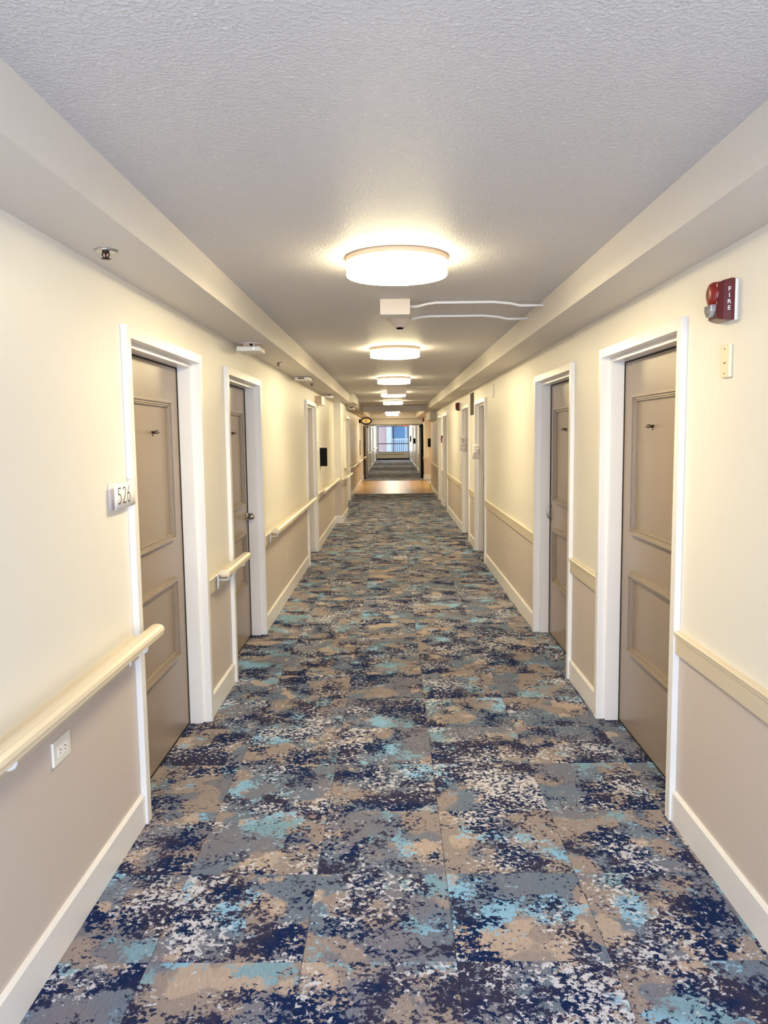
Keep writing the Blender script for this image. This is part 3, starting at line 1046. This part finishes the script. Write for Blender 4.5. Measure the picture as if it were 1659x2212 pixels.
def sheet(mb, fn, u0, u1, v0, v1, nu=8, th=0.0004, mi=0):
    """paper sheet bent by fn(u, v, t)"""
    o = len(mb.v)
    for t_ in (0, th):
        for j in range(2):
            for i in range(nu + 1):
                mb.v.append(fn(u0 + (u1 - u0) * i / nu, v0 if j == 0 else v1, t_))
    n1 = nu + 1
    def q(a, b, c, d):
        mb.f.append((o + a, o + b, o + c, o + d)); mb.mi.append(mi); mb.sm.append(True)
    for i in range(nu):
        q(i, i + 1, n1 + i + 1, n1 + i)
        q(2 * n1 + i, 2 * n1 + n1 + i, 2 * n1 + n1 + i + 1, 2 * n1 + i + 1)
        q(i, 2 * n1 + i, 2 * n1 + i + 1, i + 1)
        q(n1 + i, n1 + i + 1, 3 * n1 + i + 1, 3 * n1 + i)
    q(0, n1, 3 * n1, 2 * n1)
    q(nu, 2 * n1 + nu, 3 * n1 + nu, n1 + nu)

# paper 526 beside the first left door: stands off the wall at its near end, touches the frame
def fn526(u, v, t=0.0):
    # u along +Y from 0 (near) to 0.235, v up ; bulges slightly off the wall and leans over the frame edge
    bow = -1.058 + 0.004 * math.sin(PI * u / 0.235)
    return (bow + t, 2.905 + u, 1.372 + v - 0.04 * (0.12 - u) * 0.5)
t = empty('room_number_paper', (-1.052, 3.0, 1.43), 'white paper reading 526 taped beside the first left door', 'paper')
mb = MB()
sheet(mb, lambda u, v, t_: fn526(u, v, t_), 0.0, 0.235, 0.0, 0.102)
mb.build('front_sheet', 'white', t)
mb = MB()
sheet(mb, lambda u, v, t_: (-1.083 + 0.016 * (u / 0.17) * (1 - v / 0.12) + t_, 2.913 + u + (v - 0.06) * -0.05, 1.372 + v), 0.0, 0.17, -0.003, 0.104)
mb.build('back_sheet', 'papershade', t)
mb = MB()
strokes(mb, '526', lambda u, v: fn526(0.030 + u, 0.020 + v, 0.0012), 0.062, 0.0042, 0.80)
mb.build('written_number', 'ink', t)

# papers 521 and 519 hanging sideways on the far frames of the right doors
def side_paper(yf, x0, x1, z0, z1, text, label, bend, size):
    t = empty('room_number_paper', ((x0 + x1) / 2, yf, (z0 + z1) / 2), label, 'paper')
    wd, ht = x1 - x0, z1 - z0
    def fn(u, v, tt=0.0):
        # u: 0..ht upward ; v: 0..wd sideways (faces the camera, -Y)
        k = v / wd
        return (x0 + v + 0.004 * math.sin(PI * u / ht), yf - bend * math.sin(PI * k) - tt - 0.02 * k, z0 + u - 0.01 * k)
    mb = MB()
    sheet(mb, lambda u, v, tt: fn(v, u, tt), 0.0, wd, 0.0, ht)
    mb.build('sheet', 'white', t)
    mb = MB()
    # the writing runs upwards: text x -> u, text y -> away from the wall
    strokes(mb, text, lambda a, b: fn(ht * 0.30 + a, wd * 0.88 - b, 0.0018), size, size * 0.085, 0.66)
    mb.build('written_number', 'ink', t)
    return t
side_paper(10.80, 1.128, 1.222, 1.30, 1.51, '521', 'white paper with sideways 521 on a right door frame', 0.006, 0.068)
side_paper(12.78, 1.118, 1.228, 1.38, 1.60, '519', 'pale paper with sideways 519 on the next right frame', 0.008, 0.07)
# small slips on the fifth right door frame
t = empty('paper_slip', (1.15, 17.5, 1.45), 'small white paper slips on the fifth right door frame', 'paper')
MB().box(1.135, 1.175, 17.54, 17.541, 1.455, 1.56).build('upper_slip', 'white', t)
MB().box(1.145, 1.185, 17.535, 17.536, 1.33, 1.44).build('lower_slip', 'white', t)

# ------------------------------------------------------------------ fire alarm strobes
def text_mesh(txt, size, name, mat, parent, mw):
    cu = bpy.data.curves.new(name, 'FONT')
    cu.body = txt
    cu.size = size
    cu.extrude = 0.0004
    cu.align_x = 'CENTER'
    cu.offset = 0.0004
    tmp = bpy.data.objects.new('tmp_text', cu)
    C.objects.link(tmp)
    dg = bpy.context.evaluated_depsgraph_get()
    me = bpy.data.meshes.new_from_object(tmp.evaluated_get(dg))
    bpy.data.objects.remove(tmp)
    me.materials.clear()
    me.materials.append(M[mat])
    o = bpy.data.objects.new(name, me)
    C.objects.link(o)
    o.parent = parent
    o.matrix_local = Matrix.Translation(-world_origin(parent)) @ mw
    return o

def strobe(y, z, xw, label, detail=True, s=1):
    """unit centred at (y,z) on wall x = xw, projecting to -x*s"""
    t = empty('fire_alarm', (xw, y, z), label, 'fire alarm', 'red fire alarm strobes')
    def px(d):
        return xw - s * d
    hw, hh = 0.058, 0.070
    MB().box(px(0), px(0.0098), y - hw + 0.001, y + hw + 0.001, z - hh - 0.001, z + hh - 0.004).build('back_plate', 'offwhite', t, bev=0.002)
    # body: tapered block
    def ring(d, a, b0, b1):
        return [(px(d), y - a, z + b0), (px(d), y + a, z + b0), (px(d), y + a, z + b1), (px(d), y - a, z + b1)]
    lv = [ring(0.010, hw, -hh, hh), ring(0.022, hw - 0.001, -hh, hh), ring(0.044, hw - 0.012, -hh + 0.003, hh - 0.005), ring(0.062, hw - 0.024, -hh + 0.008, hh - 0.014)]
    mb = MB()
    v = [p for r in lv for p in r]
    f = [(0, 1, 2, 3), (12, 13, 14, 15)]
    for i in range(3):
        for k in range(4):
            f.append((i * 4 + k, i * 4 + (k + 1) % 4, (i + 1) * 4 + (k + 1) % 4, (i + 1) * 4 + k))
    mb.add(v, f)
    mb.build('body', 'red', t, bev=0.003)
    # domed sounder grille
    mb = MB()
    nseg = 20
    rings = [(0.040, 0.040, 0.046), (0.060, 0.037, 0.044), (0.072, 0.031, 0.038), (0.079, 0.018, 0.024)]
    o = 0
    vv, ff = [], []
    zc_ = z + 0.022
    for d, ry, rz in rings:
        for k in range(nseg):
            a = 2 * PI * k / nseg
            vv.append((px(d), y + ry * math.cos(a), zc_ + rz * math.sin(a)))
    for i in range(len(rings) - 1):
        for k in range(nseg):
            ff.append((i * nseg + k, i * nseg + (k + 1) % nseg, (i + 1) * nseg + (k + 1) % nseg, (i + 1) * nseg + k))
    ff.append(tuple((len(rings) - 1) * nseg + k for k in range(nseg)))
    mb.add(vv, ff, 0, True)
    mb.build('sounder_dome', 'redlt', t)
    if detail:
        for i in range(11):
            zz = zc_ - 0.034 + i * 0.0068
            q = max(0.0, 1 - ((zz - zc_) / 0.044) ** 2) ** 0.5
            mb = MB()
            pts = []
            for k in range(9):
                a = -PI / 2 + PI * k / 8
                pts.append((px(0.054 + 0.0265 * q * max(0.0, math.cos(a)) ** 0.7), y + 0.034 * q * math.sin(a), zz))
            mb.tube(pts, 0.0011, 5)
            mb.build('grille_slot', 'ringdark', t)
    # strobe lens
    mb = MB()
    pf = [(y - 0.030, z - 0.014), (y + 0.030, z - 0.014), (y + 0.027, z - 0.036), (y + 0.010, z - 0.055), (y - 0.010, z - 0.055), (y - 0.027, z - 0.036)]
    mb.prism(pf, 'x', px(0.050), px(0.080))
    mb.build('strobe_lens', 'lens', t, bev=0.003)
    MB().box(px(0.060), px(0.070), y - 0.016, y + 0.016, z - 0.042, z - 0.026).build('reflector', 'chrome', t, bev=0.003)
    if detail:
        # FIRE down the near side face, one letter under the other
        c_, s_ = math.cos(0), 1
        for i, ch in enumerate('FIRE'):
            # letter plane faces -Y (towards the camera); text x -> +X, text y -> Z
            cxl = px(0.026)
            mw = Matrix.Translation((cxl, y - hw + 0.0015 - 0.0005, z + 0.026 - i * 0.021)) @ Matrix.Rotation(PI / 2, 4, 'X') 
            mw = Matrix.Translation((cxl, y - hw + 0.0018, z + 0.026 - i * 0.021)) @ Matrix.Rotation(-math.atan2(0.011, 0.022), 4, 'Z') @ Matrix.Translation((-0.002, -0.0048, 0)) @ Matrix.Rotation(PI / 2, 4, 'X')
            text_mesh(ch, 0.020, 'letter', 'letter', t, mw)
    return t
strobe(2.745, 2.092, WR, 'large dark red fire alarm reading FIRE on right wall')
strobe(13.45, 2.12, WR, 'small dark red fire alarm beyond the vent grille', False)
t = strobe(28.14, 2.18, WR + 0.0, 'tiny red fire alarm above the right fire door', False)
# manual pull station
t = empty('pull_station', (WR, 19.0, 1.0), 'small red manual pull station near the last right door', 'alarm switch')
t.location = (WR, 18.0, 1.5)
MB().box(WR - 0.045, WR, 17.9, 18.02, 1.46, 1.62).build('body', 'red', t, bev=0.006)
MB().box(WR - 0.055, WR - 0.043, 17.92, 18.0, 1.52, 1.55).build('pull_bar', 'orange', t, bev=0.003)

# ------------------------------------------------------------------ wall plates, vent, outlets
t = empty('wall_plate', (WR, 2.742, 1.888), 'narrow beige plate below the large fire alarm', 'wall plate')
MB().box(WR - 0.012, WR, 2.715, 2.785, 1.83, 1.945).build('cover', 'beige', t, bev=0.004)
for zz in (1.845, 1.93):
    MB().lathe([(0.0, WR - 0.0135), (0.0028, WR - 0.013), (0.0028, WR - 0.011)], (0, 2.752, zz), 'x', 10).build('screw', 'bronze', t)
MB().box(WR - 0.0128, WR - 0.0115, 2.742, 2.760, 1.879, 1.883).build('printed_mark', 'inkbrown', t)
o = MB().box(WR - 0.012, WR, 8.97, 9.12, 2.07, 2.22).build('wall_plate', 'wall', None, bev=0.003, loc=(WR, 9.04, 2.15))
tag(o, 'cream painted plate high on right wall before the vent', 'wall plate')
o = MB().box(WR - 0.004, WR, 7.9, 8.13, 0.31, 0.53).build('access_plate', 'wains', None, bev=0.002, loc=(WR, 8.0, 0.42))
tag(o, 'taupe painted access plate low on right wainscot', 'wall plate')
o = MB().box(-WL, -WL + 0.004, 7.75, 8.05, 0.30, 0.54).build('access_plate', 'wains', None, bev=0.002, loc=(-WL, 7.9, 0.42))
tag(o, 'taupe painted access plate below the third handrail', 'wall plate')
o = MB().box(-WL, -WL + 0.02, 11.05, 11.16, 1.42, 1.56).build('wall_switch', 'offwhite', None, bev=0.003, loc=(-WL, 11.1, 1.5))
tag(o, 'small white switch plate beside the left black blade sign', 'switch')

t = empty('power_outlet', (-WL, 2.39, 0.645), 'white duplex outlet low on the left foreground wall', 'outlet')
MB().box(-WL, -WL + 0.008, 2.325, 2.452, 0.608, 0.688).build('cover', 'offwhite', t, bev=0.0025)
MB().box(-WL + 0.008, -WL + 0.0095, 2.352, 2.424, 0.630, 0.662).build('receptacle', 'white', t, bev=0.0006)
mb = MB()
for cy_ in (2.368, 2.404):
    for dz in (-0.006, 0.006):
        mb.box(-WL + 0.009, -WL + 0.0102, cy_ - 0.004, cy_ + 0.004, 0.647 + dz - 0.0011, 0.647 + dz + 0.0011)
    mb.lathe([(0.0019, -WL + 0.009), (0.0019, -WL + 0.0102), (0, -WL + 0.0102)], (0, cy_ + 0.010, 0.647), 'x', 8)
mb.build('slots', 'black', t)

t = empty('vent_grille', (WR, 11.29, 2.06), 'tall louvred return vent between two right doors', 'vent')
vy0, vy1, vz0, vz1 = 11.08, 11.67, 1.875, 2.262
mb = MB()
mb.box(WR - 0.005, WR, vy0, vy0 + 0.03, vz0, vz1).box(WR - 0.005, WR, vy1 - 0.03, vy1, vz0, vz1)
mb.box(WR - 0.005, WR, vy0 + 0.03, vy1 - 0.03, vz0, vz0 + 0.045).box(WR - 0.005, WR, vy0 + 0.03, vy1 - 0.03, vz1 - 0.02, vz1)
mb.build('frame', 'wall', t, bev=0.002)
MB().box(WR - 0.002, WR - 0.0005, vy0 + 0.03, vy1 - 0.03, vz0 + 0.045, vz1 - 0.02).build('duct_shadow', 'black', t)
ns = 14
s0 = None
for i in range(ns):
    zz = vz0 + 0.052 + i * (vz1 - 0.02 - vz0 - 0.052) / ns
    if s0 is None:
        s0 = MB().prism([(WR - 0.002, zz + 0.004), (WR - 0.003, zz + 0.006), (WR - 0.0055, zz + 0.003), (WR - 0.0055, zz + 0.001)], 'y', vy0 + 0.03, vy1 - 0.03).build('louvre', 'exface', t)
        z_first = zz
    else:
        o = s0.copy(); C.objects.link(o); o.location = s0.location + Vector((0, 0, zz - z_first))

# ------------------------------------------------------------------ signs
def blade(x0, x1, y, z0, z1, label, s, tail=False):
    t = empty('blade_sign', ((x0 + x1) / 2, y, (z0 + z1) / 2), label, 'sign')
    MB().box(x0, x1, y, y + 0.012, z0, z1).build('panel', 'black', t, bev=0.002)
    xw = x0 if s < 0 else x1
    MB().box(xw - 0.006, xw + 0.006, y - 0.004, y + 0.016, z0 - 0.005, z1 + 0.005).build('edge_bracket', 'boxbeige', t)
    if tail:
        MB().prism([(x0 + 0.004, z0), (x0 + 0.016, z0), (x0 + 0.018, z0 - 0.075)], 'y', y, y + 0.001).build('hanging_tape', 'inkbrown', t)
    return t
blade(-1.082, -0.967, 11.45, 1.195, 1.468, 'large black blade sign on left wall past the third door', -1, True)
blade(1.30, 1.42, 28.165, 1.20, 1.51, 'black panel sign on the pinkish lobby wall', -1)
blade(1.075, 1.18, 39.0, 1.20, 1.47, 'small black blade sign beyond the fire doors', 1)
blade(1.10, 1.18, 47.5, 1.22, 1.58, 'tiny black blade sign nearest the far window', 1)

t = empty('oval_sign', (-1.085, 25.5, 2.12), 'dark oval blade sign with cream face on left wall', 'sign')
cxs, czs, ys = -0.845, 2.118, 25.5
def ell(rx, rz, n=40):
    return [(cxs + rx * math.cos(2 * PI * i / n), czs + rz * math.sin(2 * PI * i / n)) for i in range(n)]
MB().prism(ell(0.195, 0.128), 'y', ys, ys + 0.04).build('rim', 'ringdark', t)
MB().prism(ell(0.140, 0.076), 'y', ys - 0.004, ys + 0.001).build('face', 'signface', t)
MB().box(-1.085, cxs - 0.185, ys + 0.005, ys + 0.035, czs - 0.07, czs + 0.06).build('wall_bracket', 'black', t)
mb = MB()
for a in range(4):
    q = a * PI / 2
    mb.prism([(cxs + 0.0, czs + 0.022), (cxs + 0.034 * math.cos(q) - 0.014 * math.sin(q), czs + 0.028 + 0.022 * math.sin(q) + 0.010 * math.cos(q)),
              (cxs + 0.046 * math.cos(q), czs + 0.028 + 0.030 * math.sin(q)),
              (cxs + 0.034 * math.cos(q) + 0.014 * math.sin(q), czs + 0.028 + 0.022 * math.sin(q) - 0.010 * math.cos(q))], 'y', ys - 0.007, ys - 0.003)
mb.build('emblem', 'ringdark', t)
mb = MB()
for i, (wd, hh_) in enumerate(((0.020, 0.026), (0.016, 0.018), (0.018, 0.018), (0.016, 0.018), (0.018, 0.018), (0.016, 0.022))):
    xx = cxs - 0.068 + i * 0.0235
    mb.box(xx, xx + wd, ys - 0.007, ys - 0.003, czs - 0.045, czs - 0.045 + hh_)
mb.build('small_lettering', 'ringdark', t)

# notice case on the bump-out, thin brown board further on
t = empty('notice_case', (-0.955, 15.75, 1.45), 'tall pale framed case on the left wall bump-out', 'cabinet')
MB().box(-0.955, -0.925, 15.35, 16.1, 1.02, 1.93).build('case', 'wall', t, bev=0.004)
MB().box(-0.926, -0.921, 15.45, 16.03, 1.15, 1.78).build('pane', 'boxbeige', t)
MB().box(-0.955, -0.90, 15.33, 16.12, 1.0, 1.03).build('ledge', 'rail_trim', t, bev=0.003)
o = MB().box(-WL, -WL + 0.02, 25.75, 26.15, 0.99, 1.49).build('narrow_board', 'brown', None, bev=0.002, loc=(-WL, 25.95, 1.24))
tag(o, 'thin brown board on left wall below the oval sign', 'board')
# orange hanging sign and canted white panel beyond the fire doors
t = empty('hanging_sign', (0.83, 48.0, ZC), 'orange sign hanging near the far window', 'sign')
MB().box(0.66, 1.0, 48, 48.03, 2.17, 2.33).build('panel', 'orange', t, bev=0.005)
MB().box(0.70, 0.96, 47.995, 48.0, 2.235, 2.262).build('pale_lettering', 'signface', t)
for xx in (0.70, 0.96):
    MB().tube([(xx, 48.015, 2.33), (xx, 48.015, ZC)], 0.006, 6).build('hanger', 'steel', t)
t = empty('angled_panel', (0.2, 46.0, ZC), 'white canted ceiling panel hanging before the far window', 'panel')
mb = MB()
mb.add([(-0.08, 46, 2.32), (0.28, 46, 2.32), (0.38, 46.0, 2.13), (0.16, 46.0, 2.20), (-0.08, 46.04, 2.33), (0.28, 46.04, 2.33), (0.38, 46.04, 2.14), (0.16, 46.04, 2.21)],
       [(0, 1, 2, 3), (7, 6, 5, 4), (0, 4, 5, 1), (1, 5, 6, 2), (2, 6, 7, 3), (3, 7, 4, 0)])
mb.build('panel', 'white', t)
for xx in (0.0, 0.25):
    MB().tube([(xx, 46.02, 2.32), (xx, 46.02, ZC)], 0.006, 6).build('hanger', 'steel', t)

# lime tape on the corner
o = MB().box(WR - 0.045, WR - 0.0152, 23.38, 23.5, 0.002, 0.15).build('corner_tape', 'green', None, loc=(WR, 23.4, 0))
tag(o, 'lime green tape at the foot of right wall corner', 'tape')
